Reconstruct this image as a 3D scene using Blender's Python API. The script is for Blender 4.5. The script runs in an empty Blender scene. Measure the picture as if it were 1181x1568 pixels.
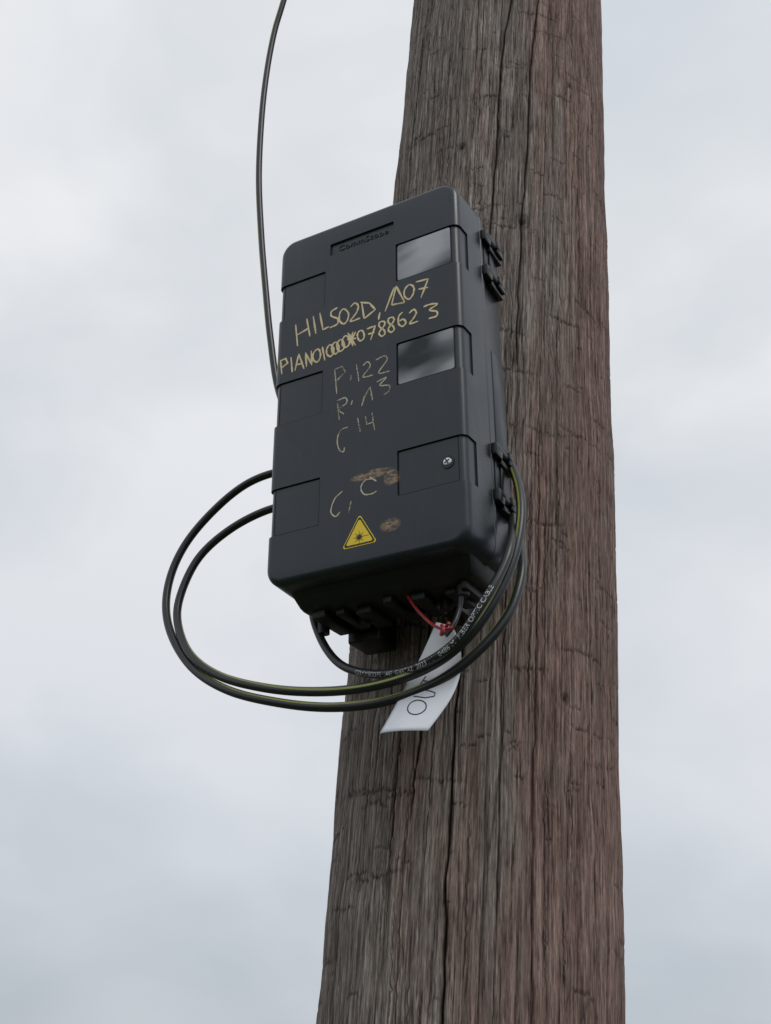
import bpy, bmesh, math, random
import numpy as np
from mathutils import Vector, Matrix
random.seed(4); rng=np.random.default_rng(7)
sc=bpy.context.scene
sc.view_settings.view_transform='Standard'; sc.view_settings.look='None'; sc.view_settings.exposure=0
# ---------- frames: the box hangs slightly crooked on a plumb pole
BX=Vector((0.854,-0.5175,0.0541)).normalized(); BN=Vector((0.5143,0.8553,0.0625)); BN=(BN-BX*BN.dot(BX)).normalized()
BZ=BX.cross(BN)
CAMH=1.6
BOX=Matrix((BX,BN,BZ)).transposed().to_4x4(); BOX.translation=(-0.0406,1.1275,0.7803+CAMH)
def W(p): return BOX@Vector((p[0]/1000,p[1]/1000,p[2]/1000))   # box frame, mm -> world
PC=(0.147,1.443); PR=0.1808
INNER=[(-120,165,-40),(-181,160,-51),(-248,155,-55),(-303,148,-75),(-343,138,-111),(-358,125,-164),(-353,115,-211),(-316,100,-268),(-257,88,-311),(-177,74,-343),(-99,62,-363),(-23,50,-373),(46,42,-369),(94,42,-349),(128,50,-311),(152,65,-256),(160,80,-200),(155,95,-151),(140,112,-107),(124,125,-88)]
THIRD=[(-123,90,-232),(-119,90,-263),(-97,85,-305),(-64,75,-336),(-10,56,-358),(49,36,-365),(98,26,-350),(129,28,-314),(149,43,-271),(155,60,-232),(143,100,-180)]
FOURTH=[(94,60,-258),(93,60,-276),(90,60,-296),(86,52,-318),(78,47,-331)]
TL=[(62,58,-309),(41.5,60,-345),(27.5,60,-364),(16.5,50,-395),(5,32,-433)]
TR=[(82,58,-318),(89,60,-340),(89,60,-369),(82,48,-401),(63,30,-438)]
# ---------- helpers
def new_obj(name,me,parent=None,mw=None):
    o=bpy.data.objects.new(name,me); sc.collection.objects.link(o)
    if parent: o.parent=parent
    if mw is not None: o.matrix_basis=mw
    return o
def bm_obj(name,bm,mat=None,parent=None,smooth=30):
    me=bpy.data.meshes.new(name); bm.normal_update(); bm.to_mesh(me); bm.free()
    if mat: me.materials.append(mat)
    if smooth:
        for p in me.polygons: p.use_smooth=True
        me.set_sharp_from_angle(angle=math.radians(smooth))
    return new_obj(name,me,parent)
def mat_new(name):
    m=bpy.data.materials.new(name); m.use_nodes=True
    return m,m.node_tree,m.node_tree.nodes['Principled BSDF']
def ramp(nt,fac,stops):
    r=nt.nodes.new('ShaderNodeValToRGB'); e=r.color_ramp.elements
    while len(e)<len(stops): e.new(.5)
    for i,(p,c) in enumerate(stops):
        e[i].position=p; e[i].color=(c,c,c,1) if isinstance(c,(int,float)) else (*c,1)
    nt.links.new(fac,r.inputs[0]); return r
def noise(nt,vec,scale,detail=4,rough=.55,dist=0):
    n=nt.nodes.new('ShaderNodeTexNoise'); n.inputs['Scale'].default_value=scale; n.inputs['Detail'].default_value=detail
    n.inputs['Roughness'].default_value=rough; n.inputs['Distortion'].default_value=dist
    if vec: nt.links.new(vec,n.inputs['Vector'])
    return n
def mapping(nt,vec,scale):
    m=nt.nodes.new('ShaderNodeMapping'); m.inputs['Scale'].default_value=scale; nt.links.new(vec,m.inputs[0]); return m
def mixc(nt,fac,a,b,mode='MIX'):
    m=nt.nodes.new('ShaderNodeMix'); m.data_type='RGBA'; m.blend_type=mode
    for i,v in ((0,fac),(6,a),(7,b)):
        s=m.inputs[i]
        if isinstance(v,bpy.types.NodeSocket): nt.links.new(v,s)
        elif i==0: s.default_value=v
        else: s.default_value=(v,v,v,1) if isinstance(v,(int,float)) else (*v,1)
    return m.outputs[2]
def math_(nt,op,a,b=0.,clamp=False):
    m=nt.nodes.new('ShaderNodeMath'); m.operation=op; m.use_clamp=clamp
    for s,v in ((m.inputs[0],a),(m.inputs[1],b)):
        if isinstance(v,bpy.types.NodeSocket): nt.links.new(v,s)
        else: s.default_value=v
    return m.outputs[0]
def bump(nt,h,strength,dist,bs):
    b=nt.nodes.new('ShaderNodeBump'); b.inputs['Strength'].default_value=strength; b.inputs['Distance'].default_value=dist
    nt.links.new(h,b.inputs['Height']); nt.links.new(b.outputs[0],bs.inputs['Normal'])
# ---------- materials
def plastic(name,col,rough,smudge=False):
    m,nt,b=mat_new(name); tc=nt.nodes.new('ShaderNodeTexCoord').outputs['Object']
    n=noise(nt,tc,14,5,.6); n2=noise(nt,tc,900,2,.5); n3=noise(nt,tc,60,6,.7); n4=noise(nt,mapping(nt,tc,(1,1,.12)).outputs[0],55,5,.65)
    c=mixc(nt,ramp(nt,n.outputs[0],[(.3,0.),(.75,1.)]).outputs[0],col,tuple(x*1.3+.001 for x in col))
    d=ramp(nt,n3.outputs[0],[(.58,0.),(.8,.10)]).outputs[0]          # pale dust freckles
    c=mixc(nt,d,c,(.16,.16,.155))
    d=ramp(nt,n4.outputs[0],[(.55,0.),(.8,.06)]).outputs[0]          # dried run-off
    c=mixc(nt,d,c,(.16,.155,.14))
    if smudge:
        sx=nt.nodes.new('ShaderNodeSeparateXYZ'); nt.links.new(tc,sx.inputs[0])
        tot=None
        ns=noise(nt,mapping(nt,tc,(1,1,2.5)).outputs[0],110,6,.78).outputs[0]
        for (u,v,a,bb,s) in ((.012,-.1375,.030,.0065,1.0),(.038,-.148,.011,.011,1.0),(.036,-.208,.014,.009,.95)):
            du=math_(nt,'DIVIDE',math_(nt,'SUBTRACT',sx.outputs[0],u),a); dv=math_(nt,'DIVIDE',math_(nt,'SUBTRACT',sx.outputs[2],v),bb)
            r=math_(nt,'ADD',math_(nt,'MULTIPLY',du,du),math_(nt,'MULTIPLY',dv,dv))
            q=math_(nt,'SUBTRACT',1.,r,True); q=math_(nt,'MULTIPLY',q,s)
            tot=q if tot is None else math_(nt,'MAXIMUM',tot,q)
        mk=math_(nt,'MULTIPLY',math_(nt,'SUBTRACT',math_(nt,'MULTIPLY',ns,4.6),1.95,True),math_(nt,'MULTIPLY',tot,2.2,True),True)
        c=mixc(nt,mk,c,(.46,.30,.16))
    nt.links.new(c,b.inputs['Base Color'])
    nt.links.new(ramp(nt,n.outputs[0],[(.3,rough-.05),(.8,rough+.1)]).outputs[0],b.inputs['Roughness'])
    bump(nt,n2.outputs[0],.12,.0004,b)
    return m
lidM=plastic('lid_plastic',(.0142,.0210,.0285),.30,True)
baseM=plastic('base_plastic',(.0125,.0185,.025),.34)
blackM=plastic('latch_plastic',(.004,.0042,.005),.3)
underM=plastic('entry_plastic',(.0045,.005,.006),.5)
def film():
    m,nt,b=mat_new('label_film'); tc=nt.nodes.new('ShaderNodeTexCoord').outputs['Object']
    n=noise(nt,mapping(nt,tc,(.7,1,1.3)).outputs[0],11,2.5,.45,.4); n2=noise(nt,tc,7,2,.4)
    b.inputs['Base Color'].default_value=(.014,.0185,.023,1)
    b.inputs['Roughness'].default_value=.08
    r=ramp(nt,n.outputs[0],[(.38,0.),(.49,.3),(.62,1.)]).outputs[0]
    nt.links.new(math_(nt,'ADD',math_(nt,'MULTIPLY',r,2.3),1.42),b.inputs['IOR'])  # noise in the IOR puts patchy bright cloud reflections into the film
    bump(nt,n2.outputs[0],.2,.01,b)
    return m
filmM=film()
def simple(name,col,rough,metal=0.,var=.25,scale=60):
    m,nt,b=mat_new(name); tc=nt.nodes.new('ShaderNodeTexCoord').outputs['Object']
    n=noise(nt,tc,scale,4)
    c=mixc(nt,n.outputs[0],tuple(x*(1-var) for x in col),tuple(min(1,x*(1+var)) for x in col))
    nt.links.new(c,b.inputs['Base Color']); b.inputs['Roughness'].default_value=rough; b.inputs['Metallic'].default_value=metal
    return m
metalM=simple('screw_steel',(.62,.62,.6),.28,1.)
cableM=simple('cable_sheath',(.017,.019,.022),.33,0,.3,200)
stripeM=simple('cable_stripe',(.27,.30,.05),.45)
redM=simple('red_tie',(.36,.022,.028),.35)
printM=simple('cable_print',(.62,.63,.63),.6)
yelM=simple('sticker_yellow',(.85,.62,.02),.4,0,.06)
stkBlk=simple('sticker_black',(.012,.012,.012),.4)
inkM=simple('pen_ink',(.03,.032,.05),.6)
def paperM():
    m,nt,b=mat_new('tag_paper'); tc=nt.nodes.new('ShaderNodeTexCoord').outputs['Object']
    n=noise(nt,tc,30,5); c=mixc(nt,n.outputs[0],(.66,.69,.75),(.80,.82,.86))
    nt.links.new(c,b.inputs['Base Color']); b.inputs['Roughness'].default_value=.6
    bump(nt,n.outputs[0],.3,.002,b)
    return m
paper=paperM()
def paint(name,col,lo,hi):
    m,nt,b=mat_new(name); tc=nt.nodes.new('ShaderNodeTexCoord').outputs['Object']
    n=noise(nt,tc,520,3,.7); n2=noise(nt,tc,35,2)
    c=mixc(nt,n2.outputs[0],tuple(x*.75 for x in col),tuple(min(1,x*1.2) for x in col))
    nt.links.new(c,b.inputs['Base Color']); b.inputs['Roughness'].default_value=.55
    s=math_(nt,'ADD',n.outputs[0],math_(nt,'MULTIPLY',math_(nt,'SUBTRACT',n2.outputs[0],.5),.8))
    nt.links.new(ramp(nt,s,[(lo,0.),(hi,1.)]).outputs[0],b.inputs['Alpha'])
    return m
markM=paint('paint_marker',(.78,.63,.37),.22,.36)
faintM=paint('paint_marker_worn',(.56,.50,.36),.33,.49)

# ---------- pole
def vnoise(u,v,pu,seed):
    """value noise, u periodic over pu cells"""
    r=np.random.default_rng(seed); nv=int(v.max())+4
    T=r.random((pu,nv))
    iu=np.floor(u).astype(int);iv=np.floor(v).astype(int);fu=u-iu;fv=v-iv
    fu=fu*fu*(3-2*fu);fv=fv*fv*(3-2*fv)
    a=T[iu%pu,iv];b_=T[(iu+1)%pu,iv];c=T[iu%pu,iv+1];d=T[(iu+1)%pu,iv+1]
    return (a*(1-fu)+b_*fu)*(1-fv)+(c*(1-fu)+d*fu)*fv
def build_pole():
    th=np.concatenate([np.linspace(-1.7,1.7,900,endpoint=False),np.linspace(1.7,2*math.pi-1.7,160,endpoint=False)])
    z=np.concatenate([np.linspace(-.6,1.55,60,endpoint=False),np.linspace(1.55,3.5,1150,endpoint=False),np.linspace(3.5,7.6,90)])
    TH,Z=np.meshgrid(th,z); Zp=Z+1.0
    un=(TH+1.7)/(2*math.pi); un=un-np.floor(un)
    warp=(vnoise(un*14,Zp*1.0,14,1)-.5)*.005+(vnoise(un*40,Zp*4,40,2)-.5)*.0010
    uw=un+warp
    def N(cu,cz,seed): return vnoise((uw%1.)*cu,Zp*cz,cu,seed)
    g0=N(620,34,31);g1=N(420,12,3);g2=N(230,5,4);g3=N(90,2.2,5);g4=N(36,1.2,6)
    ridge=1-np.abs(2*g2-1)
    disp=(g0-.5)*.0012+(g1-.5)*.0014+(g2-.5)*.0014+(g3-.5)*.0014+(g4-.5)*.0018
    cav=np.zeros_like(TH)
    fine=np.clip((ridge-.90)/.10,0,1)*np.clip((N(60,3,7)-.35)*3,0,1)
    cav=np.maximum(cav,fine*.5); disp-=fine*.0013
    def split(pts,wid,dep,soft=.06,dark=1.):
        nonlocal disp,cav
        zz=np.array([p[1]+CAMH for p in pts]);tt=np.array([p[0] for p in pts]);o=np.argsort(zz);zz=zz[o];tt=tt[o]
        sel=(z>zz[0]-soft)&(z<zz[-1]+soft)
        zi=z[sel]; c=np.interp(zi,zz,tt)
        wob=np.interp(zi,np.linspace(zz[0]-soft,zz[-1]+soft,40),rng.normal(0,.0008/PR,40))
        wv=np.interp(zi,np.linspace(zz[0]-soft,zz[-1]+soft,25),rng.uniform(.55,1.2,25))
        en=np.clip(np.minimum(zi-(zz[0]-soft),(zz[-1]+soft)-zi)/soft,0,1)
        d=(TH[sel]-(c+wob)[:,None]); d=(d+math.pi)%(2*math.pi)-math.pi
        g=np.exp(-(d*PR/(wid*wv[:,None]))**2)*en[:,None]
        disp[sel]-=g*dep; cav[sel]=np.maximum(cav[sel],g*dark)
    split([(-.03,1.85),(-.052,1.664),(-.122,1.52),(-.129,1.344),(-.157,1.183),(-.16,1.0)],.0018,.006)
    split([(.24,1.8),(.209,1.675),(.141,1.496),(.133,1.322),(.101,1.187),(.08,.95)],.0016,.005)
    split([(-.9,1.9),(-.946,1.744),(-1.032,1.558),(-1.068,1.44),(-1.037,1.311),(-1.05,1.0)],.0026,.009)
    split([(-.22,.62),(-.235,.502),(-.254,.424),(-.255,.332),(-.258,.224),(-.241,.082),(-.24,-.1)],.0020,.008)
    split([(-1.2,.75),(-1.232,.559),(-1.23,.433),(-1.179,.308),(-1.169,.195),(-1.088,.079),(-1.06,-.1)],.0025,.008)
    split([(-.47,.55),(-.482,.467),(-.494,.371),(-.516,.332)],.0016,.005)
    split([(-.644,.381),(-.647,.26)],.0014,.004)
    split([(.28,.62),(.27,.3),(.285,-.05)],.0011,.003,.05,.8)
    split([(.06,.75),(.045,.45),(.05,.2)],.0011,.003,.05,.8)
    for i in range(240):
        t0=rng.uniform(-1.7,1.7);z0=rng.uniform(-.2,1.9);L=rng.uniform(.02,.34)
        split([(t0,z0),(t0+rng.normal(0,.005),z0+L)],rng.uniform(.0006,.0010),rng.uniform(.001,.0025),.03,rng.uniform(.4,.95))
    # cross checks: short ragged breaks stepping from fibre to fibre
    for i in range(430):
        t0=rng.uniform(-1.7,1.7);z0=rng.uniform(1.5,3.55);big_=i%3==0
        L=(rng.uniform(.015,.05) if big_ else rng.uniform(.004,.018))/PR
        cs=(th>t0-L)&(th<t0+L); rs=(z>z0-.035)&(z<z0+.035)
        if cs.sum()<4: continue
        tt=th[cs]-t0; k=int(cs.sum())
        step=np.repeat(rng.normal(0,.0016,k//4+2),4)[:k]
        c=z0+rng.normal(0,.10)*tt*PR+rng.normal(0,4)*(tt*PR)**2+step
        am=np.repeat(rng.uniform(.35,1,k//3+2),3)[:k]
        en=np.clip((L-np.abs(tt))/L*2.5,0,1)*am
        g=np.exp(-((z[rs][:,None]-c[None,:])/(.0021 if big_ else .0015))**2)*en[None,:]*rng.uniform(.55,1.)
        ix=np.ix_(rs,cs)
        disp[ix]-=g*.0016; cav[ix]=np.maximum(cav[ix],g*.95)
    # knots
    for (t0,z0,r) in ((.102,1.177,.008),(-.441,1.332,.005),(.55,1.5,.004),(.5,.45,.004)):
        d=np.sqrt(((TH-t0)*PR)**2+((Z-CAMH-z0)*.8)**2)
        g=np.exp(-(d/r)**2); rg=np.exp(-((d-r*1.3)/(r*.35))**2)
        disp-=g*.003; cav=np.maximum(cav,np.maximum(g,rg*.5))
    # weathered outer layer peeling along the left flank
    e=np.interp(Z-CAMH,[.05,.3,.6,1.0,1.4,1.75],[-1.10,-1.2,-1.24,-1.1,-1.05,-.94])+(N(8,14,9)-.5)*.03
    d=TH.copy(); d[d>math.pi]-=2*math.pi
    st=1/(1+np.exp(np.clip((d-e)*PR/.0012,-60,60))); st=np.where(d<-1.9,0,st)
    disp-=st*.004
    lump=(vnoise(un*10,Zp*5,10,11)-.5)*.005+(vnoise(un*24,Zp*19,24,12)-.5)*.0026
    disp+=lump
    taper=1+(2.38-Z)*.006
    R=PR*taper+disp
    X=PC[0]+np.sin(TH)*R; Y=PC[1]-np.cos(TH)*R
    nz,nt_=TH.shape
    co=np.stack([X,Y,Z],-1).reshape(-1,3)
    i=np.arange(nz-1)[:,None]*nt_;j=np.arange(nt_)[None,:];j2=(j+1)%nt_
    F=np.stack([i+j,i+j2,i+nt_+j2,i+nt_+j],-1).reshape(-1,4)
    me=bpy.data.meshes.new('utility_pole')
    me.vertices.add(len(co));me.vertices.foreach_set('co',co.ravel())
    me.loops.add(F.size);me.loops.foreach_set('vertex_index',F.ravel().astype(np.int32))
    me.polygons.add(len(F));me.polygons.foreach_set('loop_start',np.arange(0,F.size,4,dtype=np.int32))
    me.update(calc_edges=True)
    me.polygons.foreach_set('use_smooth',np.ones(len(F),bool))
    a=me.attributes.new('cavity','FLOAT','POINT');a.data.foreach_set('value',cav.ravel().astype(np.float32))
    a=me.attributes.new('ridge','FLOAT','POINT');a.data.foreach_set('value',(g0*.35+g1*.35+g2*.2+g3*.1).ravel().astype(np.float32))
    a=me.attributes.new('grain','FLOAT_VECTOR','POINT')
    gv=np.stack([np.cos(uw*2*math.pi)*PR,np.sin(uw*2*math.pi)*PR,Z],-1).reshape(-1,3)
    a.data.foreach_set('vector',gv.ravel().astype(np.float32))
    o=new_obj('utility_pole',me)
    m,nt,b=mat_new('weathered_wood')
    def at(n,k):
        x=nt.nodes.new('ShaderNodeAttribute');x.attribute_name=n;return x.outputs[k]
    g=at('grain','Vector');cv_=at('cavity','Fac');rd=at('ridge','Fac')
    fine=noise(nt,mapping(nt,g,(520,520,12)).outputs[0],1,5,.7).outputs[0]
    dash=noise(nt,mapping(nt,g,(600,600,60)).outputs[0],1,4,.7).outputs[0]
    gap=noise(nt,mapping(nt,g,(520,520,22)).outputs[0],1,3,.6).outputs[0]
    mid=noise(nt,mapping(nt,g,(75,75,2.2)).outputs[0],1,5,.6).outputs[0]
    big=noise(nt,mapping(nt,g,(13,13,1.3)).outputs[0],1,4,.6).outputs[0]
    blot=noise(nt,mapping(nt,g,(30,30,14)).outputs[0],1,6,.7).outputs[0]
    s=math_(nt,'ADD',math_(nt,'MULTIPLY',fine,.40),math_(nt,'ADD',math_(nt,'MULTIPLY',dash,.36),math_(nt,'MULTIPLY',rd,.24)))
    c1=ramp(nt,s,[(.39,(.075,.058,.052)),(.46,(.185,.146,.130)),(.52,(.275,.226,.205)),(.61,(.47,.415,.385))]).outputs[0]
    tco=nt.nodes.new('ShaderNodeTexCoord').outputs['Object'];sx=nt.nodes.new('ShaderNodeSeparateXYZ');nt.links.new(tco,sx.inputs[0])
    flank=math_(nt,'MULTIPLY',math_(nt,'SUBTRACT',sx.outputs[0],.14),1.1)
    rf=ramp(nt,math_(nt,'ADD',big,flank),[(.44,0.),(.58,1.)]).outputs[0]
    red=mixc(nt,rf,(.98,1.,.98),(.92,.71,.67))
    c2=mixc(nt,.85,c1,red,'MULTIPLY')
    c2=mixc(nt,ramp(nt,mid,[(.36,.42),(.50,0.)]).outputs[0],c2,(.10,.080,.072))
    c2=mixc(nt,ramp(nt,blot,[(.50,0.),(.7,.30)]).outputs[0],c2,(.24,.22,.195))
    gp=ramp(nt,gap,[(.33,.75),(.43,0.)]).outputs[0]
    c2=mixc(nt,gp,c2,(.026,.020,.018))
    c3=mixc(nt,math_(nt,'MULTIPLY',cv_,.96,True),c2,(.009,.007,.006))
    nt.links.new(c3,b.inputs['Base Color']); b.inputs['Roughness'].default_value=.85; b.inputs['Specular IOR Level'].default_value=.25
    hh=math_(nt,'SUBTRACT',math_(nt,'ADD',math_(nt,'ADD',fine,dash),math_(nt,'MULTIPLY',mid,.3)),math_(nt,'MULTIPLY',gp,.4))
    bump(nt,hh,.9,.0022,b)
    me.materials.append(m)
    return o
pole=build_pole()

# ---------- enclosure
box=bpy.data.objects.new('fiber_distribution_box',None); sc.collection.objects.link(box); box.matrix_world=BOX
def rr(hw,hh,r,n=8,z=0.):
    pts=[]
    for cxs,czs,a0 in ((1,1,0),(-1,1,90),(-1,-1,180),(1,-1,270)):
        for k in range(n+1):
            a=math.radians(a0+90*k/n)
            pts.append((cxs*(hw-r)+r*math.cos(a),czs*(hh-r)+r*math.sin(a)))
    return pts
def shell(loops,c=(0,0)):
    """loops: (hw,hh,r,y) ordered from the front to the back"""
    bm=bmesh.new();L=[]
    for hw,hh,r,y in loops:
        L.append([bm.verts.new((c[0]+x,y,c[1]+z)) for x,z in rr(hw,hh,r)])
    n=len(L[0])
    for a,b in zip(L,L[1:]):
        for i in range(n): bm.faces.new((a[i],b[i],b[(i+1)%n],a[(i+1)%n]))
    bm.faces.new(L[0]);bm.faces.new(list(reversed(L[-1])))
    bmesh.ops.recalc_face_normals(bm,faces=bm.faces)
    return bm
CZ=(0,.003)
def lid_loops(off=0.,back=.062):
    H,Wd,rc,re=.2545-off,.135-off,.024-off*.5,.010
    out=[]
    for k in range(7):
        a=math.radians(90*k/6); ins=re*(1-math.sin(a)); y=off+re*(1-math.cos(a))
        out.append((Wd-.0022-ins,H-.0012-ins*.8,max(rc-ins,.004),y))
    out.append((Wd,H,rc,back)); return out
def boolean(o,other,op):
    md=o.modifiers.new('b','BOOLEAN');md.operation=op;md.object=other;md.solver='EXACT'
    dg=bpy.context.evaluated_depsgraph_get(); me=bpy.data.meshes.new_from_object(o.evaluated_get(dg))
    o.modifiers.clear();o.data=me; bpy.data.objects.remove(other)
def slab(u0,u1,v0,v1,y0,y1,bev=.003):
    bm=bmesh.new();bmesh.ops.create_cube(bm,size=1)
    for v in bm.verts: v.co=Vector(((u0+u1)/2+v.co.x*(u1-u0),(y0+y1)/2+v.co.y*(y1-y0),(v0+v1)/2+v.co.z*(v1-v0)))
    if bev:
        es=[e for e in bm.edges if abs((e.verts[0].co-e.verts[1].co).y)>1e-6]
        bmesh.ops.bevel(bm,geom=es,offset=bev,segments=3,affect='EDGES',profile=.5)
    return bm
lid=bm_obj('lid',shell(lid_loops(),CZ),lidM,None,0)
VR=[(.126,.184),(-.027,.033),(-.174,-.116)]
VL=[(.126,.182),(-.034,.028),(-.186,-.123)]
for a,b in VR: boolean(lid,bm_obj('c',slab(.0455,.2,a,b,-.01,.026),None,None,0),'DIFFERENCE')
for a,b in VL: boolean(lid,bm_obj('c',slab(-.2,-.0585,a,b,-.01,.026),None,None,0),'DIFFERENCE')
boolean(lid,bm_obj('c',slab(-.052,.043,.2045,.2235,-.01,.0022,.0015),None,None,0),'DIFFERENCE')
REC=.0019
boolean(lid,bm_obj('c',shell(lid_loops(REC,.0615),CZ),None,None,0),'UNION')
boolean(lid,bm_obj('c',slab(-.052,.043,.2045,.2235,-.01,.0028,.0015),None,None,0),'DIFFERENCE')
# narrow moulded groove framing every recess
def frame_groove(u0,u1,a,b):
    w=.0008
    for s in ((u0-w,u0+w,a,b),(u1-w,u1+w,a,b),(u0,u1,a-w,a+w),(u0,u1,b-w,b+w)):
        boolean(lid,bm_obj('c',slab(*s,-.01,REC+.0010,0),None,None,0),'DIFFERENCE')
for a,b in VR: frame_groove(.0462,.1222,a+.0007,b-.0007)
for a,b in VL: frame_groove(-.1222,-.0592,a+.0007,b-.0007)
lid.data.materials.clear();lid.data.materials.append(lidM)
for p in lid.data.polygons: p.use_smooth=True;p.material_index=0
lid.data.set_sharp_from_angle(angle=math.radians(24)); lid.parent=box
def text_mesh(s,size,ext=.0):
    cu=bpy.data.curves.new('t','FONT');cu.body=s;cu.size=size;cu.extrude=ext;cu.align_x='LEFT';cu.resolution_u=3
    o=bpy.data.objects.new('t',cu);sc.collection.objects.link(o)
    dg=bpy.context.evaluated_depsgraph_get();me=bpy.data.meshes.new_from_object(o.evaluated_get(dg))
    bpy.data.objects.remove(o);return me
lm=text_mesh('CommScope',.0125,.0006)
xs=[v.co.x for v in lm.vertices];sc_=.074/(max(xs)-min(xs))
for v in lm.vertices: x,y,zz=v.co; v.co=(-.041+x*sc_,.0024-zz,.2095+y*.95)
lm.materials.append(lidM); new_obj('embossed_lettering',lm,box)
for i,(a,b) in enumerate(VR[:2]):
    bm=shell([(.0368,(b-a)/2-.0017,.003,REC-.0005),(.0368,(b-a)/2-.0017,.003,REC-.0001)],(.0473+.0368,(a+b)/2))
    bm_obj('label_film_%d'%(i+1),bm,filmM,box)
bm_obj('flange',shell([(.1335,.2530,.023,.0618),(.1358,.2553,.025,.0635),(.1358,.2553,.025,.0675),(.1335,.2525,.023,.0695)],CZ),baseM,box)
bm_obj('base',shell([(.1325,.2515,.022,.0690),(.1325,.2515,.022,.118),(.129,.2485,.02,.127),(.122,.2425,.016,.130)],CZ),baseM,box)
def chunk(name,u0,u1,y0,y1,v0,v1,mat,bev=.0015,taper=None,tapy=None):
    bm=bmesh.new();bmesh.ops.create_cube(bm,size=1)
    for v in bm.verts:
        x=v.co.x;y=v.co.y
        if taper and v.co.z<0: x*=taper
        if tapy and v.co.z<0 and y<0: y+=tapy
        v.co=Vector(((u0+u1)/2+x*(u1-u0),(y0+y1)/2+y*(y1-y0),(v0+v1)/2+v.co.z*(v1-v0)))
    bmesh.ops.bevel(bm,geom=list(bm.edges),offset=bev,segments=2,affect='EDGES',profile=.5)
    return bm_obj(name,bm,mat,box)
# cable-entry shroud under the base
chunk('entry_shroud',-.118,.122,.022,.124,-.270,-.2445,underM,.007,.93,.22)
for i,(u,w_) in enumerate(((-.088,.009),(-.062,.006),(-.034,.010),(.004,.006),(.040,.009),(.078,.007),(.1,.004))):
    chunk('entry_rib_%d'%i,u-w_,u+w_,.050+.006*(i%3),.116,-.279+.002*(i%2),-.268,underM,.002)
def tube_y(name,u,v,y0,y1,r,mat,n=20,axis='y'):
    bm=bmesh.new()
    bmesh.ops.create_cone(bm,cap_ends=True,segments=n,radius1=r,radius2=r,depth=y1-y0)
    for q in bm.verts:
        x,y,z_=q.co
        q.co=(u+x,(y0+y1)/2+z_,v+y) if axis=='y' else ((u+x,v+y,(y0+y1)/2+z_) if axis=='z' else ((y0+y1)/2+z_,u+x,v+y))
    bmesh.ops.recalc_face_normals(bm,faces=bm.faces)
    return bm_obj(name,bm,mat,box)
for i,(u,y) in enumerate(((-.105,.09),(-.048,.09),(.022,.095),(.060,.09),(.094,.062))):
    tube_y('entry_port_%d'%i,u,y,-.283,-.262,.0075,underM,20,'z')
# mounting brackets to the pole
chunk('bracket_lower',-.093,-.050,.126,.176,-.287,-.225,blackM,.003)
tube_y('bracket_washer',-.0775,-.266,.1240,.1262,.0075,blackM)
tube_y('bracket_screw',-.0775,-.266,.1222,.1242,.0048,metalM)
chunk('bracket_lower_b',.035,.062,.126,.176,-.272,-.225,blackM,.003)
tube_y('bracket_screw_b',.0445,-.262,.1235,.1262,.0042,metalM)
chunk('bracket_upper',-.045,.045,.129,.19,.15,.225,blackM,.003)
chunk('bracket_spine',-.03,.03,.129,.19,-.225,.15,blackM,.003)
# latches on the right flank
def latch(i,v):
    tube_y('latch_barrel_%d'%i,.1375,v,.070,.103,.0062,blackM)
    tube_y('latch_pin_%d'%i,.1375,v,.066,.108,.0028,blackM)
    chunk('latch_arm_%d'%i,.132,.1435,.063,.082,v-.011,v+.005,blackM,.002,.8)
    chunk('latch_prong_%d'%i,.135,.1455,.096,.106,v-.004,v+.006,blackM,.0012)
    chunk('latch_hook_%d'%i,.139,.1445,.098,.117,v-.010,v+.0005,blackM,.0012)
    chunk('latch_foot_%d'%i,.131,.1405,.082,.120,v-.016,v-.0085,blackM,.0018)
for i,v in enumerate((.213,.157,-.103,-.163)): latch(i,v)
for i,(a,b) in enumerate(((.163,.205),(-.157,-.110))):
    chunk('latch_plate_%d'%i,.1315,.1352,.074,.118,a,b,baseM,.0012)
    chunk('latch_link_%d'%i,.1350,.1375,.086,.100,a+.004,b-.004,blackM,.001)
chunk('flank_panel',.1312,.1334,.086,.120,-.085,.045,baseM,.0009)
# lid screw; flat black strips give the shade of its cross recess
def screw(u,v):
    bm=bmesh.new()
    ring=[]
    for r,y in ((.0030,-.0010),(.0047,-.0003),(.0053,.0009)):
        ring.append([bm.verts.new((u+r*math.cos(a),y,v+r*math.sin(a))) for a in np.linspace(0,2*math.pi,24,endpoint=False)])
    c=bm.verts.new((u,-.0011,v))
    for k in range(24):
        bm.faces.new((c,ring[0][k],ring[0][(k+1)%24]))
        for a,b in zip(ring,ring[1:]): bm.faces.new((a[k],b[k],b[(k+1)%24],a[(k+1)%24]))
    bmesh.ops.recalc_face_normals(bm,faces=bm.faces); bm_obj('screw_head',bm,metalM,box)
    for k,a in enumerate((.5,.5+math.pi/2)):
        d=Vector((math.cos(a),math.sin(a)));n_=Vector((-d.y,d.x))
        s=bmesh.new();y=-.0013-.0002*k
        vs=[s.verts.new((u+q.x,y,v+q.y)) for q in (d*-.0036-n_*.0008,d*.0036-n_*.0008,d*.0036+n_*.0008,d*-.0036+n_*.0008)]
        s.faces.new(vs);bmesh.ops.recalc_face_normals(s,faces=s.faces);bm_obj('screw_slot_shade_%d'%k,s,stkBlk,box,0)
    tube_y('screw_well',u,v,.0007,.0021,.0080,blackM)
screw(.1085,-.1465)
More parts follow.
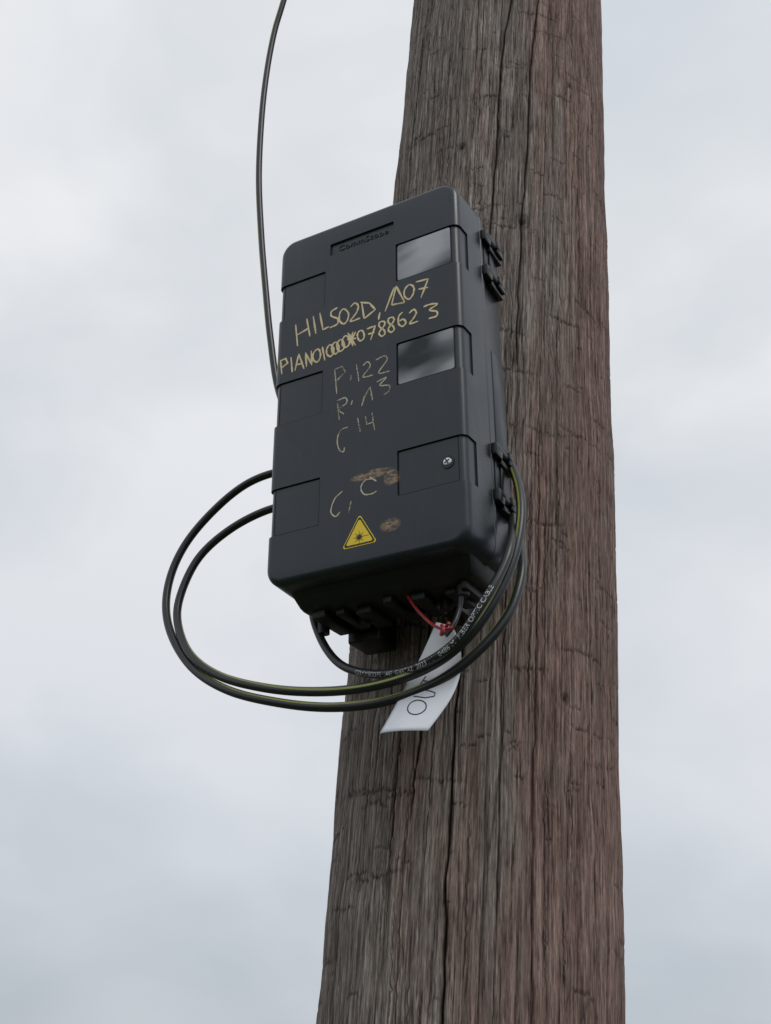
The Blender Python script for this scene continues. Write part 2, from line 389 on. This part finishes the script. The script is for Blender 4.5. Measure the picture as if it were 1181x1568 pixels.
# ---------- ribbons (hand-written strokes)
H=(1.50787,0.011783,-846.331,-0.480193,-1.55229,1162.59,0.000634875,0.0005105)
def lidmm(p):  # drawing sheet -> lid plane, metres
    x,y=p;d=1+H[6]*x+H[7]*y
    return ((H[0]*x+H[1]*y+H[2])/d/1000,(H[3]*x+H[4]*y+H[5])/d/1000)
def catmull(P,n=6):
    P=[Vector(p) for p in P]
    if len(P)<3: return [P[0].lerp(P[-1],k/6) for k in range(7)]
    closed=(P[0]-P[-1]).length<1e-6
    out=[]
    for i in range(len(P)-1):
        p0=P[i-1] if i>0 else (P[-2] if closed else P[0]*2-P[1]); p1=P[i];p2=P[i+1]
        p3=P[i+2] if i+2<len(P) else (P[1] if closed else P[-1]*2-P[-2])
        for k in range(n):
            s=k/n
            out.append(.5*((2*p1)+(p2-p0)*s+(2*p0-5*p1+4*p2-p3)*s*s+(3*p1-p0-3*p2+p3)*s**3))
    out.append(P[-1]);return out
def strokes(name,groups,width,mat,parent,y0):
    bm=bmesh.new();k=0
    for g in groups:
        for s in g:
            k+=1
            pts=[Vector(lidmm(p)) for p in s]
            C=catmull(pts,6) if len(pts)>=5 else [q for a,b in zip(pts,pts[1:]) for q in [a.lerp(b,j/5) for j in range(5)]]+[pts[-1]]
            y=y0-.000008*k; prev=None
            for i,c in enumerate(C):
                d=(C[min(i+1,len(C)-1)]-C[max(i-1,0)])
                if d.length<1e-9: d=Vector((1,0))
                d.normalize();nrm=Vector((-d.y,d.x))
                w=width*(.5+.09*math.sin(i*1.3+k)+random.uniform(-.05,.05))
                if i in(0,len(C)-1): w*=.6
                a=bm.verts.new((c.x+nrm.x*w,y,c.y+nrm.y*w));b=bm.verts.new((c.x-nrm.x*w,y,c.y-nrm.y*w))
                if prev: bm.faces.new((prev[0],prev[1],b,a))
                prev=(a,b)
    bmesh.ops.recalc_face_normals(bm,faces=bm.faces)
    return bm_obj(name,bm,mat,parent,0)
S=[[[(453,497),(456,530)],[(470,488),(475,515)],[(455,513),(474,502)]],[[(480,484),(484,511)]],[[(490,479),(495,505),(504,500)]],
[[(517,471),(508,477),(508,484),(517,488),(517,496),(505,502)]],[[(527,473),(521,479),(520,490),(526,496),(532,491),(534,480),(527,473)]],
[[(537,470),(544,464),(549,469),(546,479),(537,492),(552,487)]],[[(554,462),(558,488)],[(552,463),(566,464),(575,474),(558,488)]],
[[(582,478),(580,490)],[(604,440),(590,477)]],[[(607,438),(600,467)],[(600,467),(620,463)],[(620,463),(607,438)]],
[[(627,436),(620,444),(620,454),(627,458),(633,450),(634,440),(627,436)]],[[(637,432),(656,427),(645,456)],[(641,443),(656,440)]],
[[(430,552),(432,573)],[(429,553),(438,549),(441,556),(432,563)]],[[(446,547),(448,570)]],[[(452,568),(458,542),(466,565)],[(454,559),(464,556)]],
[[(470,562),(468,540),(478,559),(477,537)]],[[(486,535),(480,542),(481,552),(487,554),(491,546),(490,537),(486,535)]],[[(494,531),(498,552)]]]
for (x,y) in [(506,537),(514,533),(522,529),(530,523)]:
    S.append([[(x,y-9),(x-5,y-3),(x-5,y+5),(x,y+9),(x+5,y+4),(x+5,y-4),(x,y-9)]])
S.append([[(533,510),(545,529)],[(545,508),(534,530)],[(532,520),(546,518)],[(536,512),(541,530)],[(541,508),(536,526)]])
x,y=553,514
S.append([[(x,y-8),(x-5,y-3),(x-4,y+5),(x,y+8),(x+5,y+3),(x+4,y-5),(x,y-8)]])
S+=[[[(562,504),(575,499),(568,521)],[(564,512),(574,509)]],[[(587,492),(581,495),(582,501),(588,505),(590,511),(585,515),(581,510),(588,500),(590,495),(587,492)]],
[[(601,486),(595,489),(596,495),(602,499),(604,505),(599,509),(595,504),(602,494),(604,489),(601,486)]],[[(617,478),(611,485),(611,496),(617,500),(622,494),(618,489),(612,492)]],
[[(627,480),(634,474),(638,479),(634,487),(628,496),(641,492)]],[[(649,470),(660,466),(670,466),(658,475),(669,477),(669,484),(657,488)]]]
Fn=[[[(513,567),(516,603)],[(512,566),(524,561),(529,569),(516,583)]],[[(538,573),(537,582)],[(546,558),(550,584)]],
[[(556,560),(563,554),(567,561),(556,577),(572,574)]],[[(576,551),(589,545),(593,551),(580,571),(597,568)]],
[[(517,617),(520,643)],[(516,614),(529,609),(531,617),(519,627),(527,634)]],[[(540,613),(538,620)],[(560,604),(554,622)],[(567,592),(571,613)],[(556,612),(566,594)]],
[[(577,585),(592,578),(582,590),(596,590),(596,598),(588,605)]],[[(533,654),(522,659),(517,672),(519,687),(526,692),(528,685)]],
[[(548,640),(552,661)],[(560,637),(562,650),(572,646)],[(570,632),(574,659)]],[[(525,752),(513,764),(507,783),(514,791),(521,784)],[(538,767),(534,786)]],
[[(570,733),(559,736),(553,747),(558,757),(570,756),(577,752)],[(566,730),(577,737)]]]
strokes('handwriting',S,.0024,markM,box,-.00015)
strokes('handwriting_worn',Fn,.0017,faintM,box,-.00015)
# laser warning sticker
def tri(r,y,mat,name,rot=0.,c=(-.0035,-.2115)):
    bm=bmesh.new();P=[]
    for k in range(3):
        a=math.radians(90+120*k)
        for q in (-8,-3,3,8): P.append((c[0]+(r*(1-abs(q)*.006))*math.cos(a+math.radians(q)*.6),c[1]+(r*(1-abs(q)*.006))*math.sin(a+math.radians(q)*.6)))
    vs=[bm.verts.new((p[0],y,p[1])) for p in P];vb=[bm.verts.new((p[0],y+.00015,p[1])) for p in P]
    bm.faces.new(vs);bm.faces.new(vb[::-1])
    for i in range(len(vs)): bm.faces.new((vs[i],vb[i],vb[(i+1)%len(vs)],vs[(i+1)%len(vs)]))
    bmesh.ops.recalc_face_normals(bm,faces=bm.faces); bm_obj(name,bm,mat,box,0)
tri(.0245,-.0002,yelM,'sticker_edge');tri(.0226,-.0004,stkBlk,'sticker_border');tri(.0192,-.0006,yelM,'sticker_field')
bm=bmesh.new()
c0=Vector((-.0035,-.214))
for k in range(16):
    a=2*math.pi*k/16;L=.0075 if k%2==0 else .0045
    if k==0: L=.013
    d=Vector((math.cos(a),math.sin(a)));n_=Vector((-d.y,d.x))*.00045
    vs=[bm.verts.new((p.x,-.00075-.00001*k,p.y)) for p in (c0+d*.001-n_,c0+d*L-n_*.4,c0+d*L+n_*.4,c0+d*.001+n_)];bm.faces.new(vs)
vs=[bm.verts.new((c0.x+.0021*math.cos(a),-.00098,c0.y+.0021*math.sin(a))) for a in np.linspace(0,2*math.pi,14,endpoint=False)];bm.faces.new(vs)
bmesh.ops.recalc_face_normals(bm,faces=bm.faces);bm_obj('sticker_starburst',bm,stkBlk,box,0)

# ---------- cables
def resample(P,step):
    L=[0]
    for a,b in zip(P,P[1:]): L.append(L[-1]+(b-a).length)
    n=int(L[-1]/step);out=[];j=0
    for i in range(n+1):
        s=L[-1]*i/n
        while j<len(L)-2 and L[j+1]<s: j+=1
        out.append(P[j].lerp(P[j+1],(s-L[j])/max(1e-9,L[j+1]-L[j])))
    return out
def cable(name,pts,r,stripe=True,phase=0.,phase1=None,text=None,t0=0.,parent=None,mats=None,n=28):
    P=resample(catmull([W(p) for p in pts],16),.004)
    for i in range(3 if len(P)>40 else 1): P=[P[0]]+[(P[k-1]+P[k]*2+P[k+1])/4 for k in range(1,len(P)-1)]+[P[-1]]
    T=[(P[min(i+1,len(P)-1)]-P[max(i-1,0)]).normalized() for i in range(len(P))]
    up=Vector((0,-.8,-.6)); phase1=phase if phase1 is None else phase1
    bm=bmesh.new();R=[]
    for i,p in enumerate(P):
        s=i/(len(P)-1); ph=phase+(phase1-phase)*s*s
        u=(up-T[i]*up.dot(T[i])).normalized();v=T[i].cross(u); tw=2*math.pi*(ph+.035*math.sin(i*.045)-1./n)
        R.append([bm.verts.new(p+(u*math.cos(a+tw)+v*math.sin(a+tw))*r) for a in np.linspace(0,2*math.pi,n,endpoint=False)])
    for i in range(len(P)-1):
        for k in range(n):
            fc=bm.faces.new((R[i][k],R[i][(k+1)%n],R[i+1][(k+1)%n],R[i+1][k]))
            if stripe and k in (0,1): fc.material_index=1
    bm.faces.new(R[0][::-1]);bm.faces.new(R[-1])
    bmesh.ops.recalc_face_normals(bm,faces=bm.faces)
    o=bm_obj(name,bm,None,parent,60)
    for m in (mats or (cableM,stripeM)): o.data.materials.append(m)
    if text:
        me=text_mesh(text,r*1.5);s0=t0
        view=(BOX.to_3x3()@Vector((.05,-.93,-.35))).normalized()
        for vtx in me.vertices:
            s=s0+vtx.co.x; i=min(max(int(s/.004),0),len(P)-2);fz=s/.004-i
            p=P[i].lerp(P[i+1],fz);T_=T[i].lerp(T[i+1],fz).normalized()
            U_=(view-T_*view.dot(T_)).normalized();V_=T_.cross(U_)
            a=-(vtx.co.y-r*.5)/r
            vtx.co=p+(U_*math.cos(a)+V_*math.sin(a))*(r+.00025)
        me.materials.append(printM); tx=new_obj('printed_text',me); tx.parent=o
    return o
A_=[(-150,150,1900),(-204,150,1206),(-259,150,974),(-276,150,901),(-287,150,810),(-292,150,704),(-290,150,572),(-278,150,443),(-264,150,334),(-249,150,231),(-229,150,132),(-190,150,40)]
OUT=[(-120,160,-10),(-183,160,0),(-251,155,2),(-303,150,-17),(-355,140,-66),(-379,130,-118),(-380,120,-176),(-357,110,-232),(-309,100,-289),(-238,85,-334),(-149,70,-367),(-71,60,-386),(0,54,-391),(64,54,-379),(110,66,-346),(139,82,-305),(149,97,-261),(146,112,-226),(132,140,-175)]
cable('drop_cable',A_,.0052,True,.17)
cable('cable_loop',OUT,.0056,True,.775,.80)
cable('cable_loop',INNER,.0056,True,.76,.95)
cable('cable_loop',THIRD,.0050,False,0,None,'COMMSCOPE  144F  G.657A2  2023 / 1   0486 M  FIBER OPTIC CABLE',.15)
cable('cable_loop',FOURTH,.0030,False)
redp=cable('cable_tie',[(22,60,-262),(33,55,-281),(47,50,-299),(63,45,-316),(78,36,-327),(85,33,-330),(93,36,-328)],.0018,False,mats=(redM,redM),n=10)
k=cable('knot',[(80,34,-324),(86,27,-331),(83,29,-337),(78,35,-333),(81,40,-325),(88,36,-322)],.0019,False,mats=(redM,redM),n=10);k.parent=redp
# ---------- paper tag
def tag():
    A=catmull([W(p) for p in TL],8);B=catmull([W(p) for p in TR],8)
    bm=bmesh.new();rows=[];n=14
    nrm=(BOX.to_3x3()@Vector((0,-1,0)))
    for i,(a,b) in enumerate(zip(A,B)):
        s=i/(len(A)-1)
        rows.append([bm.verts.new(a.lerp(b,k/n)+nrm*(.006*math.sin(math.pi*k/n)*s*s+.0006*math.sin(7*s+5*k/n))) for k in range(n+1)])
    for r0,r1 in zip(rows,rows[1:]):
        for k in range(n): bm.faces.new((r0[k],r1[k],r1[k+1],r0[k+1]))
    bmesh.ops.recalc_face_normals(bm,faces=bm.faces)
    grid=[[v.co.copy() for v in r] for r in rows]
    o=bm_obj('paper_tag',bm,paper,None,60)
    sm=o.modifiers.new('s','SOLIDIFY');sm.thickness=.0004;sm.offset=0
    def at(u,v):
        y=v*(len(grid)-1);x=u*n;i=min(int(y),len(grid)-2);k=min(int(x),n-1);fy=y-i;fx=x-k
        return grid[i][k].lerp(grid[i][k+1],fx).lerp(grid[i+1][k].lerp(grid[i+1][k+1],fx),fy)
    ink=[]
    def ell(cu,cv_,ru,rv): return [(cu+ru*math.cos(a),cv_+rv*math.sin(a)+(cu+ru*math.cos(a)-.5)*.12) for a in np.linspace(.2,2*math.pi+.3,18)]
    # the word runs up the tag, letter tops to the left: O, U, T
    ink.append(ell(.50,.82,.19,.055))
    ink.append([(.30,.72),(.56,.745),(.70,.735),(.69,.705),(.58,.685),(.31,.655)])
    ink.append([(.33,.575),(.70,.615)]);ink.append([(.31,.625),(.35,.53)])
    bm=bmesh.new()
    for s in ink:
        C=[]
        for a,b in zip(s,s[1:]): C+=[(a[0]+(b[0]-a[0])*j/4,a[1]+(b[1]-a[1])*j/4) for j in range(4)]
        C.append(s[-1]);Q=[at(*c)+nrm*.0006 for c in C];prev=None
        for i,q in enumerate(Q):
            d=(Q[min(i+1,len(Q)-1)]-Q[max(i-1,0)]).normalized();w=d.cross(nrm).normalized()*.0007
            a=bm.verts.new(q+w);b=bm.verts.new(q-w)
            if prev: bm.faces.new((prev[0],prev[1],b,a))
            prev=(a,b)
    bm_obj('tag_writing',bm,inkM,o,0)
tag()

# ---------- ground
def ground():
    bm=bmesh.new();bmesh.ops.create_grid(bm,x_segments=60,y_segments=60,size=600)
    for v in bm.verts:
        r=v.co.length; v.co.z=0 if r<15 else .4*math.sin(v.co.x*.02)*math.cos(v.co.y*.017)*min(1,(r-15)/60)
    m,nt,b=mat_new('grass_ground');tc=nt.nodes.new('ShaderNodeTexCoord').outputs['Object']
    n=noise(nt,tc,.8,8,.7);n2=noise(nt,tc,25,5,.7)
    c=mixc(nt,n.outputs[0],(.035,.055,.018),(.10,.10,.045));c=mixc(nt,math_(nt,'MULTIPLY',n2.outputs[0],.5),c,(.05,.07,.02))
    nt.links.new(c,b.inputs['Base Color']);b.inputs['Roughness'].default_value=.95;bump(nt,n2.outputs[0],.8,.05,b)
    bm_obj('ground',bm,m,None,60)
ground()
# ---------- camera, hand-held, tilted up 28 degrees with a little roll
cam=bpy.data.cameras.new("camera");co=bpy.data.objects.new("camera",cam);sc.collection.objects.link(co);sc.camera=co
cam.sensor_fit='VERTICAL';cam.sensor_height=36;cam.lens=39.49;cam.clip_end=3000;cam.clip_start=.02
cxv=Vector((0.9963,-0.04,0.0754)).normalized();czv=Vector((0,-0.8835,-0.4685));czv=(czv-cxv*czv.dot(cxv)).normalized();cyv=czv.cross(cxv)
mw=Matrix((cxv,cyv,czv)).transposed().to_4x4();mw.translation=(0,0,CAMH);co.matrix_world=mw
# ---------- world: overcast
w=bpy.data.worlds.new("World");sc.world=w;w.use_nodes=True;nt=w.node_tree;bg=nt.nodes['Background']
sky=nt.nodes.new('ShaderNodeTexSky');sky.sky_type='NISHITA';sky.sun_disc=False
SE,SR=math.radians(48),math.radians(150)
sky.sun_elevation=SE;sky.sun_rotation=SR
tc=nt.nodes.new('ShaderNodeTexCoord').outputs['Generated']
mp=mapping(nt,tc,(1,1,1.6))
n1=noise(nt,mp.outputs[0],1.9,4,.45,.3);n2=noise(nt,mp.outputs[0],5.,5,.5,.4)
s=math_(nt,'ADD',math_(nt,'MULTIPLY',n1.outputs[0],.72),math_(nt,'MULTIPLY',n2.outputs[0],.28))
cl=ramp(nt,s,[(.36,(6.3,6.75,7.2)),(.50,(7.5,7.75,8.05)),(.62,(8.7,8.8,8.95))]).outputs[0]
sx=nt.nodes.new('ShaderNodeSeparateXYZ');nt.links.new(tc,sx.inputs[0])
el=ramp(nt,sx.outputs[2],[(.0,(.67,.70,.74)),(.25,(.85,.87,.90)),(.75,(1.05,1.05,1.05))]).outputs[0]
cl=mixc(nt,1.,cl,el,'MULTIPLY')
c=mixc(nt,.94,sky.outputs[0],cl)
nt.links.new(c,bg.inputs[0]);bg.inputs[1].default_value=.1
# ---------- sun behind the cloud
sd=bpy.data.lights.new('sun','SUN');sd.energy=1.0;sd.angle=math.radians(25);sd.color=(1,.97,.93)
so=bpy.data.objects.new('sun',sd);sc.collection.objects.link(so)
dirv=Vector((math.sin(SR)*math.cos(SE),math.cos(SR)*math.cos(SE),math.sin(SE)))
so.rotation_euler=dirv.to_track_quat('Z','Y').to_euler();so.location=(0,-3,8)
